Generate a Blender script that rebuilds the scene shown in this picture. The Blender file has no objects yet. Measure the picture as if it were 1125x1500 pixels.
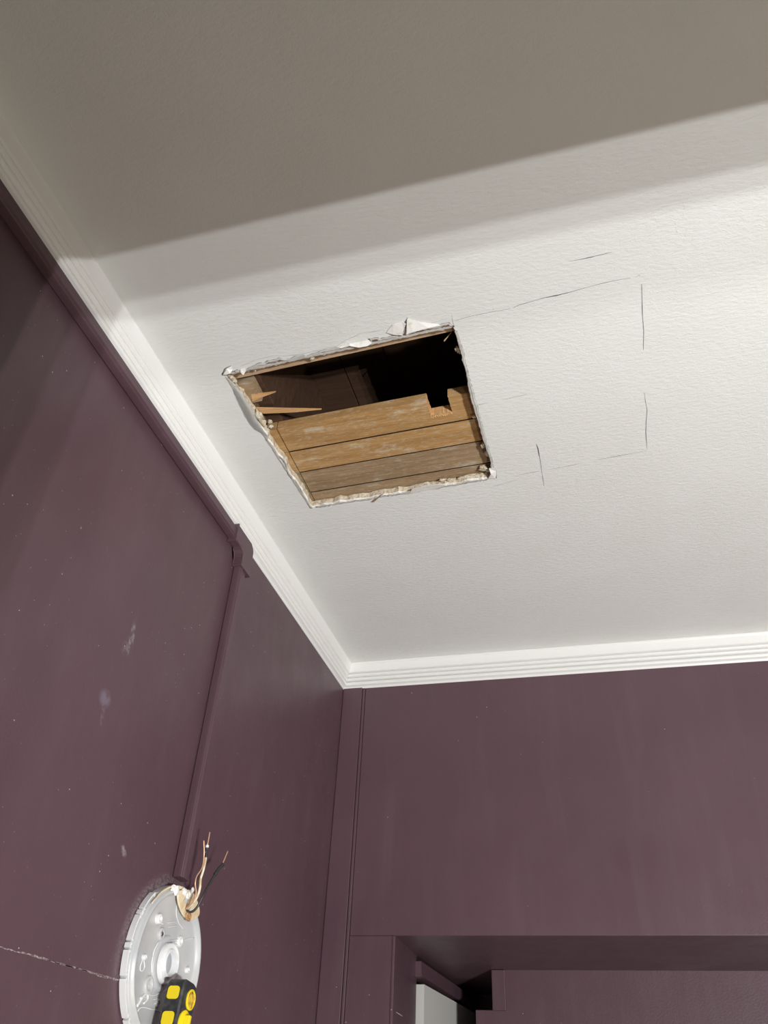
import bpy, bmesh, math, random
from mathutils import Vector, Matrix, noise
from mathutils.geometry import delaunay_2d_cdt
random.seed(7)
PI = math.pi
S = bpy.context.scene
COL = S.collection

# ------------------------------------------------------------------ camera
CAM = Vector((0, 0, 1.7))
R0 = Vector((0.96297474, 0.26567559, 0.04578345))
R1 = Vector((-0.1303307, 0.60743716, -0.78360322))
R2 = Vector((-0.23599482, 0.74862312, 0.61957233))
FPX = 1180.05
cd = bpy.data.cameras.new('camera')
cam = bpy.data.objects.new('camera', cd)
COL.objects.link(cam)
m = Matrix((R0, -R1, -R2)).transposed().to_4x4()
m.translation = CAM
cam.matrix_world = m
cd.sensor_fit = 'VERTICAL'
cd.sensor_height = 36
cd.lens = 36 * FPX / 1500
cd.clip_start = .01
S.camera = cam

# ------------------------------------------------------------------ world, lamps, exposure
w = bpy.data.worlds.new('world')
S.world = w
w.use_nodes = True
w.node_tree.nodes['Background'].inputs[0].default_value = (.02, .018, .016, 1)
w.node_tree.nodes['Background'].inputs[1].default_value = 1

CEIL = 2.70
YW, ZH, XJL, XJR = -.08, 1.92, .33, 1.55   # inner face, head and jambs of the doorway behind the camera
ZL = 1.2                      # height of the work light standing in the next room
def lamp_y(edge):             # where a bulb sits so the door head shades the ceiling up to y = edge
    return YW - (edge - YW) * (ZH - ZL) / (CEIL - ZH)
BULBS = [(1.30, lamp_y(.545), .004, 82, (.985, 1, 1)),
         (1.22, lamp_y(.625), .005, 70, (.985, 1, 1)),
         (1.36, lamp_y(.660), .007, 82, (.99, 1, .985)),
         (1.28, lamp_y(.800), .022, 54, (.99, 1, .97))]
def point(name, loc, watts, r, col):
    l = bpy.data.lights.new(name, 'POINT')
    l.energy = watts
    l.shadow_soft_size = r
    l.color = col
    o = bpy.data.objects.new(name, l)
    o.location = loc
    COL.objects.link(o)
    return o
for (x, y, r, e, c) in BULBS:
    point('work_light_bulb', (x, y, ZL), e, r, c)
point('fill_light', (.75, .30, .60), 38, .07, (1, .955, .77))  # added warm fill that lifts the room's ambient light, not a known lamp

vs = S.view_settings
vs.view_transform = 'Standard'
vs.look = 'None'
vs.exposure = 0
vs.gamma = 1
vs.use_curve_mapping = False

# ------------------------------------------------------------------ helpers
def ray(px, py):
    a, b = (px - 562.5) / FPX, (py - 750) / FPX
    return R0 * a + R1 * b + R2
def onz(px, py, z):
    r = ray(px, py)
    return CAM + r * ((z - CAM.z) / r.z)
def onx(px, py, x):
    r = ray(px, py)
    return CAM + r * (x / r.x)
def ony(px, py, y):
    r = ray(px, py)
    return CAM + r * (y / r.y)
def newobj(name, bm, mat, parent=None, smooth=False, kind=None, label=None, cat=None, group=None):
    me = bpy.data.meshes.new(name)
    bmesh.ops.recalc_face_normals(bm, faces=bm.faces)
    bm.to_mesh(me)
    bm.free()
    for mm in (mat if isinstance(mat, (list, tuple)) else [mat]):
        me.materials.append(mm)
    if smooth:
        for p in me.polygons:
            p.use_smooth = True
    o = bpy.data.objects.new(name, me)
    COL.objects.link(o)
    if parent:
        o.parent = parent
    if kind: o['kind'] = kind
    if label: o['label'] = label
    if cat: o['category'] = cat
    if group: o['group'] = group
    return o
def thing(name, label, cat, loc=(0, 0, 0)):
    o = bpy.data.objects.new(name, None)
    o.empty_display_size = .05
    o.location = loc
    COL.objects.link(o)
    o['label'] = label
    o['category'] = cat
    return o
def keepw(o, parent):         # mesh made in world coordinates, hung under an empty that is not at the origin
    o.parent = parent
    o.matrix_parent_inverse = Matrix.Translation(parent.location).inverted()
    return o
def box(bm, a, b, bev=0, seg=2, M=None):
    r = bmesh.ops.create_cube(bm, size=1)
    vsx = r['verts']
    for v in vsx:
        v.co = Vector([(a[i] + b[i]) / 2 + v.co[i] * abs(b[i] - a[i]) for i in range(3)])
    if bev:
        es = list({e for v in vsx for e in v.link_edges})
        g = bmesh.ops.bevel(bm, geom=es, offset=bev, segments=seg, affect='EDGES', profile=.5)
        vsx = list({v for f in g['faces'] for v in f.verts} | {v for v in vsx if v.is_valid})
    if M is not None:
        for v in vsx:
            v.co = M @ v.co
    return vsx
def prism(bm, pts, off, bev=0):
    """closed outline pts (3-D), extruded by the vector off"""
    off = Vector(off)
    lo = [bm.verts.new(Vector(p)) for p in pts]
    hi = [bm.verts.new(Vector(p) + off) for p in pts]
    f0 = bm.faces.new(lo)
    f1 = bm.faces.new(hi[::-1])
    n = len(pts)
    for i in range(n):
        bm.faces.new((lo[i], hi[i], hi[(i + 1) % n], lo[(i + 1) % n]))
    if n > 4:
        bmesh.ops.triangulate(bm, faces=[f0, f1])
    if bev:
        es = [e for e in bm.edges if len(e.link_faces) == 2 and e.calc_face_angle(0) > .6]
        bmesh.ops.bevel(bm, geom=es, offset=bev, segments=1, affect='EDGES')
def sweep(bm, prof, A, B, ua, va, ca=0, cb=0):
    """profile (u,v) swept from A to B; ua, va = directions of u and v; ca/cb = mitre (shift along path per unit u)"""
    A, B, ua, va = map(Vector, (A, B, ua, va))
    d = (B - A).normalized()
    r0 = [bm.verts.new(A + ua * u + va * v + d * (ca * u)) for u, v in prof]
    r1 = [bm.verts.new(B + ua * u + va * v - d * (cb * u)) for u, v in prof]
    n = len(prof)
    for i in range(n):
        bm.faces.new((r0[i], r0[(i + 1) % n], r1[(i + 1) % n], r1[i]))
    bm.faces.new(r0[::-1])
    bm.faces.new(r1)
def catmull(pts, k=8):
    P = [Vector(p) for p in pts]
    P = [P[0] * 2 - P[1]] + P + [P[-1] * 2 - P[-2]]
    out = []
    for i in range(1, len(P) - 2):
        a, b, c, d = P[i - 1:i + 3]
        for j in range(k):
            t = j / k
            out.append(.5 * (2 * b + (c - a) * t + (2 * a - 5 * b + 4 * c - d) * t * t + (3 * b - a - 3 * c + d) * t ** 3))
    out.append(P[-2])
    return out
def tube(bm, pts, rad, n=10, wob=0):
    rings = []
    for i, p in enumerate(pts):
        d = (pts[min(i + 1, len(pts) - 1)] - pts[max(i - 1, 0)]).normalized()
        a = d.orthogonal().normalized() if not rings else (pa - d * pa.dot(d)).normalized()
        pa = a
        b = d.cross(a)
        r = rad(i / (len(pts) - 1)) if callable(rad) else rad
        rings.append([bm.verts.new(p + (a * math.cos(2 * PI * k / n) + b * math.sin(2 * PI * k / n)) * r * (1 + wob * random.uniform(-1, 1))) for k in range(n)])
    for r0, r1 in zip(rings, rings[1:]):
        for k in range(n):
            bm.faces.new((r0[k], r0[(k + 1) % n], r1[(k + 1) % n], r1[k]))
    bm.faces.new(rings[0][::-1])
    bm.faces.new(rings[-1])

# ------------------------------------------------------------------ materials
class NT:
    def __init__(s, name, col=(.5, .5, .5), rough=.5, spec=.5, metal=0):
        s.m = bpy.data.materials.new(name)
        s.m.use_nodes = True
        s.t = s.m.node_tree
        s.b = s.t.nodes['Principled BSDF']
        s.b.inputs['Base Color'].default_value = (*col, 1)
        s.b.inputs['Roughness'].default_value = rough
        s.b.inputs['Specular IOR Level'].default_value = spec
        s.b.inputs['Metallic'].default_value = metal
        s._c = None
    def n(s, typ, **kw):
        x = s.t.nodes.new(typ)
        for k, v in kw.items():
            if k in x.inputs: x.inputs[k].default_value = v
            else: setattr(x, k, v)
        return x
    def l(s, a, b): s.t.links.new(a, b)
    def co(s, scale=(1, 1, 1), loc=(0, 0, 0), rot=(0, 0, 0)):
        tc = s._c or s.n('ShaderNodeTexCoord')
        s._c = tc
        mp = s.n('ShaderNodeMapping')
        mp.inputs['Scale'].default_value = scale
        mp.inputs['Location'].default_value = loc
        mp.inputs['Rotation'].default_value = rot
        s.l(tc.outputs['Object'], mp.inputs[0])
        return mp.outputs[0]
    def noise(s, scale, co=None, detail=4, rough=.55):
        x = s.n('ShaderNodeTexNoise')
        x.inputs['Scale'].default_value = scale
        x.inputs['Detail'].default_value = detail
        x.inputs['Roughness'].default_value = rough
        s.l(co or s.co(), x.inputs['Vector'])
        return x.outputs['Fac']
    def ramp(s, fac, stops):
        x = s.n('ShaderNodeValToRGB')
        e = x.color_ramp.elements
        while len(e) < len(stops): e.new(.5)
        for el, (p, c) in zip(e, stops):
            el.position = p
            el.color = (*c, 1) if isinstance(c, tuple) else (c, c, c, 1)
        s.l(fac, x.inputs[0])
        return x.outputs[0]
    def math(s, op, a, b=None, clamp=False):
        x = s.n('ShaderNodeMath', operation=op, use_clamp=clamp)
        for i, v in enumerate((a, b)):
            if v is None: continue
            if isinstance(v, (int, float)): x.inputs[i].default_value = v
            else: s.l(v, x.inputs[i])
        return x.outputs[0]
    def mix(s, fac, a, b):
        x = s.n('ShaderNodeMix', data_type='RGBA')
        for i, v in ((0, fac), (6, a), (7, b)):
            if isinstance(v, (int, float)): x.inputs[i].default_value = v
            elif isinstance(v, tuple): x.inputs[i].default_value = (*v, 1)
            else: s.l(v, x.inputs[i])
        return x.outputs[2]
    def bump(s, h, dist, strength=1, prev=None):
        x = s.n('ShaderNodeBump')
        x.inputs['Distance'].default_value = dist
        x.inputs['Strength'].default_value = strength
        s.l(h, x.inputs['Height'])
        if prev: s.l(prev, x.inputs['Normal'])
        s.l(x.outputs[0], s.b.inputs['Normal'])
        return x.outputs[0]
    def color(s, c): s.l(c, s.b.inputs['Base Color'])

# ceiling paint: rolled, with faint brush ridges running across
c = NT('ceiling_paint', (.82, .815, .80), .62, .3)
n1 = c.noise(190, c.co((.45, 1, 1)), 3)
n2 = c.noise(420, None, 2)
n3 = c.noise(7, None, 3)
c.color(c.ramp(n3, [(.3, (.80, .81, .79)), (.7, (.83, .84, .825))]))
b = c.bump(n1, .0011, .8)
b = c.bump(n2, .0005, .8, b)
vo = c.n('ShaderNodeTexVoronoi', feature='DISTANCE_TO_EDGE')
vo.inputs['Scale'].default_value = 9
wv = c.n('ShaderNodeVectorMath', operation='ADD')
nd = c.n('ShaderNodeTexNoise'); nd.inputs['Scale'].default_value = 6
c.l(c.co(), nd.inputs['Vector'])
c.l(c.co(), wv.inputs[0]); c.l(nd.outputs['Color'], wv.inputs[1])
c.l(wv.outputs[0], vo.inputs['Vector'])
sc = c.math('MULTIPLY', c.ramp(vo.outputs['Distance'], [(0, 1.), (.012, 0.)]), c.ramp(c.noise(5, c.co((1, 1, 1), (3, 1, 0))), [(.56, 0.), (.66, 1.)]))
c.bump(sc, .0004, .5, b)
M_CEIL = c.m

c = NT('trim_paint', (.86, .86, .845), .35, .4)
c.bump(c.noise(60, c.co((1, 1, 3))), .0006, .5)
M_TRIM = c.m

WX = -.66
def purple(name, marks=False, streak=(1, 1, .25)):
    c = NT(name, (.098, .06, .07), .42, .45)
    n = c.noise(3.0, None, 5)
    col = c.ramp(n, [(.3, (.092, .051, .065)), (.7, (.112, .064, .080))])
    n2 = c.noise(26, c.co(streak), 4)
    col = c.mix(c.math('MULTIPLY', c.ramp(n2, [(.52, 0.), (.8, 1.)]), .18), col, (.17, .125, .135))
    # dust specks
    v = c.n('ShaderNodeTexVoronoi'); v.inputs['Scale'].default_value = 42
    flat = (.001, 1, 1) if marks else (1, .001, 1)
    c.l(c.co(flat), v.inputs['Vector'])
    sp = c.math('LESS_THAN', v.outputs['Distance'], .040)
    wn = c.n('ShaderNodeSeparateColor'); c.l(v.outputs['Color'], wn.inputs[0])
    sp = c.math('MULTIPLY', sp, c.math('GREATER_THAN', wn.outputs[0], .90))
    v2 = c.n('ShaderNodeTexVoronoi'); v2.inputs['Scale'].default_value = 95
    c.l(c.co(flat, (7, 3, 1)), v2.inputs['Vector'])
    wn2 = c.n('ShaderNodeSeparateColor'); c.l(v2.outputs['Color'], wn2.inputs[0])
    sp2 = c.math('MULTIPLY', c.math('LESS_THAN', v2.outputs['Distance'], .075), c.math('GREATER_THAN', wn2.outputs[0], .93))
    sp2 = c.math('MULTIPLY', sp2, c.ramp(c.noise(4, c.co((1, 1, 1), (9, 0, 0))), [(.45, 0.), (.6, 1.)]))
    if marks:
        sep = c.n('ShaderNodeSeparateXYZ'); c.l(c.co(), sep.inputs[0])
        Y, Z = sep.outputs[1], sep.outputs[2]
        def blob(px, py, ry, rz, ang, colr, amt, th=.5):
            nonlocal col
            p = onx(px, py, WX)
            dy, dz = c.math('SUBTRACT', Y, p.y), c.math('SUBTRACT', Z, p.z)
            ca, sa = math.cos(ang), math.sin(ang)
            u = c.math('ADD', c.math('MULTIPLY', dy, ca / ry), c.math('MULTIPLY', dz, sa / ry))
            vv = c.math('ADD', c.math('MULTIPLY', dy, -sa / rz), c.math('MULTIPLY', dz, ca / rz))
            d = c.math('ADD', c.math('MULTIPLY', u, u), c.math('MULTIPLY', vv, vv))
            g = c.math('SUBTRACT', 1., d, True)
            k = c.math('MULTIPLY', g, c.ramp(c.noise(130, c.co((1, 1, 1), (px, 0, 0)), 5), [(th - .08, 0.), (th + .15, 1.)]))
            col = c.mix(c.math('MULTIPLY', k, amt), col, colr)
        blob(193, 935, .007, .03, .12, (.40, .37, .38), .75)
        blob(184, 950, .012, .012, 0, (.38, .35, .37), .35)
        blob(154, 1023, .016, .014, 0, (.20, .17, .22), .7, .35)
        blob(150, 1048, .005, .016, .3, (.34, .28, .32), .6)
        blob(181, 1247, .012, .006, -.6, (.5, .45, .45), .6)
        # plaster dust rubbed on the paint around the fixture opening
        dy, dz = c.math('SUBTRACT', Y, 1.160), c.math('SUBTRACT', Z, 1.7 + .190)
        r = c.math('SQRT', c.math('ADD', c.math('MULTIPLY', dy, dy), c.math('MULTIPLY', dz, dz)))
        g = c.ramp(r, [(.100, 1.), (.1085, .75), (.120, 0.)])
        up = c.ramp(c.math('ADD', c.math('MULTIPLY', dz, 4), c.math('MULTIPLY', dy, -3)), [(.15, 0.), (.45, 1.)])
        k = c.math('MULTIPLY', c.math('MULTIPLY', g, up), c.ramp(c.noise(300, c.co((1, .5, 1)), 8, .75), [(.42, 0.), (.70, .55)]))
        col = c.mix(k, col, (.50, .46, .45))
    col = c.mix(sp, col, (.5, .46, .46))
    col = c.mix(c.math('MULTIPLY', sp2, .6), col, (.42, .38, .38))
    c.color(col)
    c.l(c.ramp(c.noise(9, None, 4), [(.3, .36), (.7, .5)]), c.b.inputs['Roughness'])
    b = c.bump(c.noise(230, None, 3), .0007, .55)
    c.bump(c.noise(28, c.co(streak), 3), .0012, .4, b)
    return c.m
M_WL = purple('purple_wall_paint', True)
M_PUR = purple('purple_trim_paint', False, (1, 1, .12))

def wood(name, a, b, c3, pale, amt):
    c = NT(name, a, .7, .25)
    n = c.noise(30, c.co((.18, 3.2, 1)), 6, .62)
    col = c.ramp(n, [(.28, a), (.5, b), (.75, c3)])
    n2 = c.noise(24, c.co((.6, 1.5, 1), (4, 2, 1)), 6, .72)
    col = c.mix(c.math('MULTIPLY', c.ramp(n2, [(.55, 0.), (.68, 1.)]), amt), col, pale)
    n3 = c.noise(150, c.co((.08, 1.4, 1)), 3)
    col = c.mix(c.math('MULTIPLY', c.ramp(n3, [(.5, 0.), (.8, 1.)]), .35), col, tuple(x * .45 for x in a))
    n4 = c.noise(210, c.co((.35, 1.5, 1), (2, 5, 0)), 5, .7)
    col = c.mix(c.math('MULTIPLY', c.ramp(n4, [(.52, 0.), (.66, 1.)]), amt * .55), col, pale)
    n5 = c.noise(70, c.co((.25, 2.2, 1), (8, 1, 0)), 5, .7)
    col = c.mix(c.math('MULTIPLY', c.ramp(n5, [(.55, 0.), (.72, 1.)]), .45), col, tuple(x * .62 for x in a))
    c.color(col)
    c.bump(n3, .0008, .8)
    return c.m
M_W1 = wood('orange_board_wood', (.36, .20, .075), (.47, .27, .105), (.56, .36, .17), (.66, .58, .44), .8)
M_W2 = wood('grey_brown_board_wood', (.27, .18, .10), (.34, .23, .13), (.42, .30, .18), (.55, .49, .40), .75)  # duller, greyer brown than the orange boards
M_W3 = wood('pale_board_wood', (.40, .26, .16), (.50, .34, .21), (.58, .42, .28), (.60, .52, .42), .4)
M_RAW = wood('fresh_split_wood', (.56, .30, .12), (.66, .38, .17), (.74, .50, .27), (.8, .6, .36), .3)
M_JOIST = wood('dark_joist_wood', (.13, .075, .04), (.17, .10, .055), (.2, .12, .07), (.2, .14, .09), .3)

M_DARK = wood('bay_shade_wood', (.055, .028, .017), (.078, .041, .024), (.09, .05, .03), (.07, .05, .035), .3)  # darkness of the joist bay put into the wood colour
M_SEAM_SHADE = NT('joint_shade', (.035, .022, .014), .9, .1).m  # shade in the board seams, painted as dark brown side faces
c = NT('plaster_core', (.62, .55, .43), .9, .1)
n = c.noise(160, None, 5)
c.color(c.ramp(n, [(.3, (.46, .36, .24)), (.5, (.66, .58, .45)), (.7, (.80, .75, .64))]))
c.bump(c.noise(240, None, 5), .003, 1)
M_PLAST = c.m
c = NT('torn_paper', (.88, .87, .84), .8, .15)
c.color(c.ramp(c.noise(90, None, 4), [(.25, (.74, .69, .58)), (.42, (.88, .87, .84))]))
c.bump(c.noise(200, None, 4), .001, .7)
M_PAPER = c.m
M_GRAPH = NT('graphite', (.20, .195, .19), .6).m
c = NT('scraped_paint', (.42, .36, .36), .8, .1)
c.color(c.ramp(c.noise(300, None, 4), [(.4, (.16, .11, .12)), (.6, (.42, .36, .36))]))
M_SCR = c.m

c = NT('frosted_plastic', (.70, .715, .73), .34, .5)
c.b.inputs['Subsurface Weight'].default_value = .25
c.b.inputs['Subsurface Radius'].default_value = (.02, .02, .02)
c.b.inputs['Subsurface Scale'].default_value = .3
c.color(c.ramp(c.noise(14, None, 3), [(.35, (.54, .56, .59)), (.65, (.66, .66, .66))]))
c.b.inputs['Transmission Weight'].default_value = .12
M_PAN = c.m
c = NT('frosted_plastic_rib', (.80, .81, .82), .28, .55)
M_RIB = c.m
c = NT('cream_plastic', (.74, .62, .42), .5, .4)
n = c.noise(70, None, 5)
c.color(c.ramp(n, [(.42, (.80, .70, .50)), (.62, (.72, .55, .34))]))
c.bump(n, .002, .6)
M_CREAM = c.m
c = NT('rust_stain', (.42, .20, .08), .7)
c.color(c.ramp(c.noise(260, None, 5), [(.35, (.22, .09, .03)), (.65, (.70, .45, .24))]))
M_RUST = c.m
M_COP = NT('bare_copper', (.80, .50, .32), .42, .5, .55).m
c = NT('cream_wire_jacket', (.78, .70, .52), .5)
c.color(c.ramp(c.noise(90, None, 3), [(.4, (.60, .45, .27)), (.55, (.82, .76, .60))]))
M_WWIRE = c.m
M_BWIRE = NT('black_wire_jacket', (.035, .035, .038), .38).m
c = NT('black_rubber', (.032, .033, .036), .5)
c.color(c.ramp(c.noise(120, None, 5), [(.45, (.028, .029, .033)), (.75, (.085, .085, .09))]))
c.bump(c.noise(500), .0005, .5)
M_BLK = c.m
M_YEL = NT('yellow_plastic', (.92, .72, .02), .4).m
c = NT('grimy_yellow_plastic', (.8, .55, .03), .5)
c.color(c.ramp(c.noise(240, c.co((1, 1, .5)), 5), [(.40, (.14, .06, .01)), (.5, (.70, .42, .05)), (.65, (.85, .66, .06))]))
M_YEL2 = c.m
M_STEEL = NT('screw_steel', (.25, .25, .26), .35, .5, .9).m
M_DOOR = NT('white_door_paint', (.62, .62, .60), .5).m
c = NT('floor_oak', (.3, .2, .12), .45)
c.color(c.ramp(c.noise(6, c.co((1, 8, 1))), [(.3, (.10, .075, .05)), (.7, (.15, .11, .075))]))
M_FLOOR = c.m
M_LAMP = NT('lamp_body_black', (.03, .03, .03), .5).m

# ------------------------------------------------------------------ room shell
XR, YN = 1.9, -1.6
YB = 1.835                    # back wall at the corner
TH = math.atan(.0285)         # the old back wall is not quite square
MB = Matrix.Translation((WX, YB, 0)) @ Matrix.Rotation(TH, 4, 'Z')     # back-wall frame: x along, y into the wall
def BW(x, y, z): return MB @ Vector((x, y, z))

bm = bmesh.new(); box(bm, (WX - .12, YN, -.1), (XR, 4.2, 0))
newobj('floor', bm, M_FLOOR, kind='structure')
bm = bmesh.new(); box(bm, (WX - .12, YN, 0), (WX, YB + .1, CEIL + .0))
wall_left = newobj('wall_left', bm, M_WL, kind='structure')
bm = bmesh.new(); box(bm, (XR, YN, 0), (XR + .12, YB + .3, CEIL))
newobj('wall_right', bm, M_PUR, kind='structure')
bm = bmesh.new(); box(bm, (WX - .12, YN - .12, 0), (XR + .12, YN, CEIL))
newobj('wall_next_room', bm, M_PUR, kind='structure')
def doorwall(bm, P, gx, gz, th):      # a wall slab with one door opening (middle column, bottom row)
    gv = {(i, j, k): bm.verts.new(P(gx[i], th[k], gz[j])) for i in range(4) for j in range(3) for k in range(2)}
    solid = [(0, 0), (2, 0), (0, 1), (1, 1), (2, 1)]
    for (i, j) in solid:
        for k in range(2):
            bm.faces.new((gv[i, j, k], gv[i + 1, j, k], gv[i + 1, j + 1, k], gv[i, j + 1, k]))
        for (di, dj, e) in ((-1, 0, ((i, j), (i, j + 1))), (1, 0, ((i + 1, j), (i + 1, j + 1))), (0, -1, ((i, j), (i + 1, j))), (0, 1, ((i, j + 1), (i + 1, j + 1)))):
            if (i + di, j + dj) not in solid:
                (a_, b_), (c_, d_) = e
                bm.faces.new((gv[a_, b_, 0], gv[c_, d_, 0], gv[c_, d_, 1], gv[a_, b_, 1]))
bm = bmesh.new()
doorwall(bm, lambda x, y, z: Vector((x, y, z)), [WX, XJL, XJR, XR], [0, ZH, CEIL], [YW - .10, YW])
newobj('wall_front', bm, M_PUR, kind='structure')

# back wall with a doorway: local x of jamb and header
def blocal(p):
    return MB.inverted() @ p
def onback(px, py, dep=0):    # point of the back-wall plane (moved dep towards the room) seen at a pixel
    n = MB.to_3x3() @ Vector((0, -1, 0))
    o = BW(0, 0, 0) + n * dep
    r = ray(px, py)
    return MB.inverted() @ (CAM + r * ((o - CAM).dot(n) / r.dot(n)))
HZ = onback(850, 1371).z
JX = onback(579, 1376).x
OW = 1.0                      # opening width
DEEP = .40
bm = bmesh.new()
doorwall(bm, BW, [-.1, JX, JX + OW, 2.7], [0, HZ, CEIL], [0, .22])
wall_back = newobj('wall_back', bm, M_PUR, kind='structure')
# soffit continues over the little lobby behind the opening
bm = bmesh.new(); box(bm, (JX - .9, .2201, HZ), (JX + OW + .6, .95, HZ + .1), M=MB)
newobj('trim_1', bm, M_PUR, kind='structure')
# lobby far wall, flat panel and the board on its edge
Q1 = ony(697, 1482, 2.235); Q2 = ony(720, 1425, 2.235); Q3 = ony(740, 1425, 2.235)
bm = bmesh.new()
box(bm, (Q2.x, 2.235, 0), (1.6, 2.33, HZ + .005))
box(bm, (Q1.x, 2.2352, 0), (Q2.x, 2.33, ony(720, 1480, 2.235).z))
wall_far = newobj('wall_lobby_far', bm, M_PUR, kind='structure')
bm = bmesh.new(); zz = ony(730, 1480, 2.225).z
box(bm, (Q2.x + .001, 2.226, zz), (Q3.x, 2.236, HZ - .001), .0015)
newobj('board', bm, M_PUR, wall_far)
bm = bmesh.new()
box(bm, (-1.3, 2.62, 0), (Q2.x + .1, 2.7, HZ + .09))
newobj('wall_lobby_back', bm, M_PUR, kind='structure')
# door leaf standing open inside the lobby, white, and the dark head rail over it
A = onz(621.5, 1442, 1.7 + .303); B = onz(696, 1484, 1.7 + .303)
d = (B - A).normalized(); nrm = Vector((-d.y, d.x, 0))
bm = bmesh.new()
prism(bm, [A - Vector((0, 0, A.z - .01)), A, B, B - Vector((0, 0, B.z - .01))], nrm * .035)
newobj('door_1', bm, M_DOOR, kind='structure')
bm = bmesh.new()
e1 = onx(617, 1407, -.4900); A2 = onz(617, 1408, e1.z); B2 = onz(724, 1482, e1.z)
B2 = A2 + (B2 - A2) * min(1, (2.60 - A2.y) / (B2.y - A2.y))
prism(bm, [A2, B2, B2 - Vector((-.002, 0, .030)), A2 - Vector((-.002, 0, .030))], (-.06, 0, 0), .004)
newobj('trim_2', bm, M_PUR, kind='structure')

# corner board, door side casing on the back wall
CB = onback(531, 1010, .006).x
bm = bmesh.new(); box(bm, (.001, -.006, 0), (CB - .0008, .001, CEIL - .05), .0012, M=MB)
newobj('trim_3', bm, M_PUR, kind='structure')
bm = bmesh.new(); box(bm, (CB + .0004, -.0048, 0), (CB + .0068, .001, CEIL - .05), .0014, M=MB)
newobj('trim_4', bm, M_PUR, kind='structure')
bm = bmesh.new(); box(bm, (CB + .0078, -.004, 0), (JX + .001, .001, HZ - .0005), .0012, M=MB)
box(bm, (JX - .005, -.006, 0), (JX + .0005, 0, HZ - .0005), .001, M=MB)
newobj('trim_5', bm, M_PUR, kind='structure')
bm = bmesh.new(); box(bm, (CB + .0078, -.0035, HZ), (2.5, .001, CEIL - .05), .0012, M=MB)
newobj('trim_6', bm, M_PUR, kind='structure')

# crown moulding profile: u = out from the wall, v = down from the ceiling
prof = [(-.003, .0), (.0235, .0), (.0240, .0025), (.0225, .0045)]
prof += [(.0215, .006), (.0185, .021), (.0180, .0235), (.0150, .0245)]
def bead(u, v, r, k=5):
    return [(u + r * math.cos(t), v + r * math.sin(t)) for t in [(-PI / 2 + PI * i / (k - 1)) for i in range(k)]]
prof += [(.0100, .0250), (.0100, .0268)]
prof += bead(.0128, .0312, .0042) + [(.0078, .0356), (.0078, .0370)]
prof += bead(.0098, .0412, .0040) + [(.0035, .0454), (.0035, .0470)]
prof += bead(.0062, .0530, .0058)
prof += [(.004, .0600), (.0015, .0640), (-.003, .0640)]
bm = bmesh.new()
sweep(bm, prof, (WX, YW, CEIL), (WX, YB, CEIL), (1, 0, 0), (0, 0, -1), 0, 1)
newobj('trim_7', bm, M_TRIM, kind='structure')
bm = bmesh.new()
xa = MB.to_3x3() @ Vector((1, 0, 0)); ya = MB.to_3x3() @ Vector((0, -1, 0))
sweep(bm, prof, BW(0, -.0035, CEIL), BW(2.6, -.0035, CEIL), ya, (0, 0, -1), 1, 0)
newobj('trim_8', bm, M_TRIM, kind='structure')

# ------------------------------------------------------------------ ceiling with the torn opening
top = [(327, 549), (331, 541), (338, 537), (341, 543), (346, 544), (352, 542), (355.5, 548), (358.5, 544), (364, 541), (370, 538), (380, 533), (386.5, 533.7), (392.6, 529.5), (405, 527.5), (409, 525.4), (418, 527.5), (425.7, 526.9), (432, 523.3), (444, 521.3), (448, 523), (454.6, 521.3), (463, 518), (475, 514), (487.7, 512), (496, 510.3), (506, 507.9), (512.5, 504.8), (517, 507.5), (527, 508.4), (537.7, 505.7), (544, 503), (541, 497.6), (552.7, 495.9), (556, 498), (574, 493.3), (583, 494), (589, 491.2), (590.8, 483), (594.5, 474), (598.5, 467), (596, 476), (593.5, 484), (594.8, 490.1), (603.9, 485.9), (616.7, 482.7), (629.5, 479.5), (638, 479), (646.5, 476.3), (657, 474), (663.6, 478.5)]
right = [(666.8, 484), (672, 501.9), (676, 512), (678.5, 519), (677, 527), (680, 533.9), (683.9, 546.7), (687, 568), (691.4, 587.2), (695.6, 602), (699, 612), (702, 621.4), (708.4, 644.8), (714.8, 661.9), (720, 674.7), (719, 683), (726, 689.6), (725.5, 700)]
bot = [(714, 701.5), (702, 703.5), (691, 704), (680.7, 706.7), (670, 709.5), (659, 711), (648, 712.5), (638, 715.2), (626, 715.5), (616.7, 718.4), (605, 721), (595, 722.7), (584, 723), (574, 725.5), (563, 725.5), (552.7, 728.5), (541, 731), (531, 732.3), (518, 733), (508, 736), (498, 735), (488, 739), (474, 739.5), (463, 742.5)]
left = [(456, 744), (452, 738), (448.4, 731), (444, 724), (442, 718.6), (436, 709), (432, 703), (426, 698), (422.6, 692.8), (420, 686), (419.5, 679.3), (413, 671), (407, 667), (404, 661), (401, 656.6), (395, 648), (391, 644.2), (391.6, 638), (385, 631), (378, 622), (372, 613), (369, 605), (366, 599), (361, 592), (357.5, 586.4), (354, 579), (351.3, 574), (347, 568), (341, 563), (336.9, 557.4), (332, 552)]
def dens(P, step=4.0):
    out = []
    n = len(P)
    for i in range(n):
        a, b = Vector(P[i]), Vector(P[(i + 1) % n])
        k = max(1, int((b - a).length / step))
        for j in range(k):
            q = a.lerp(b, j / k)
            if j: q += Vector((random.uniform(-.5, .5), random.uniform(-.6, .6)))
            out.append((q.x, q.y))
    return out
hole_px = dens(top + right + bot + left)
hole = [onz(x, y, CEIL) for x, y in hole_px]
cen = Vector((-.34, .97, CEIL))
TK = .015                     # plasterboard thickness
hole_up = []
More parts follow.
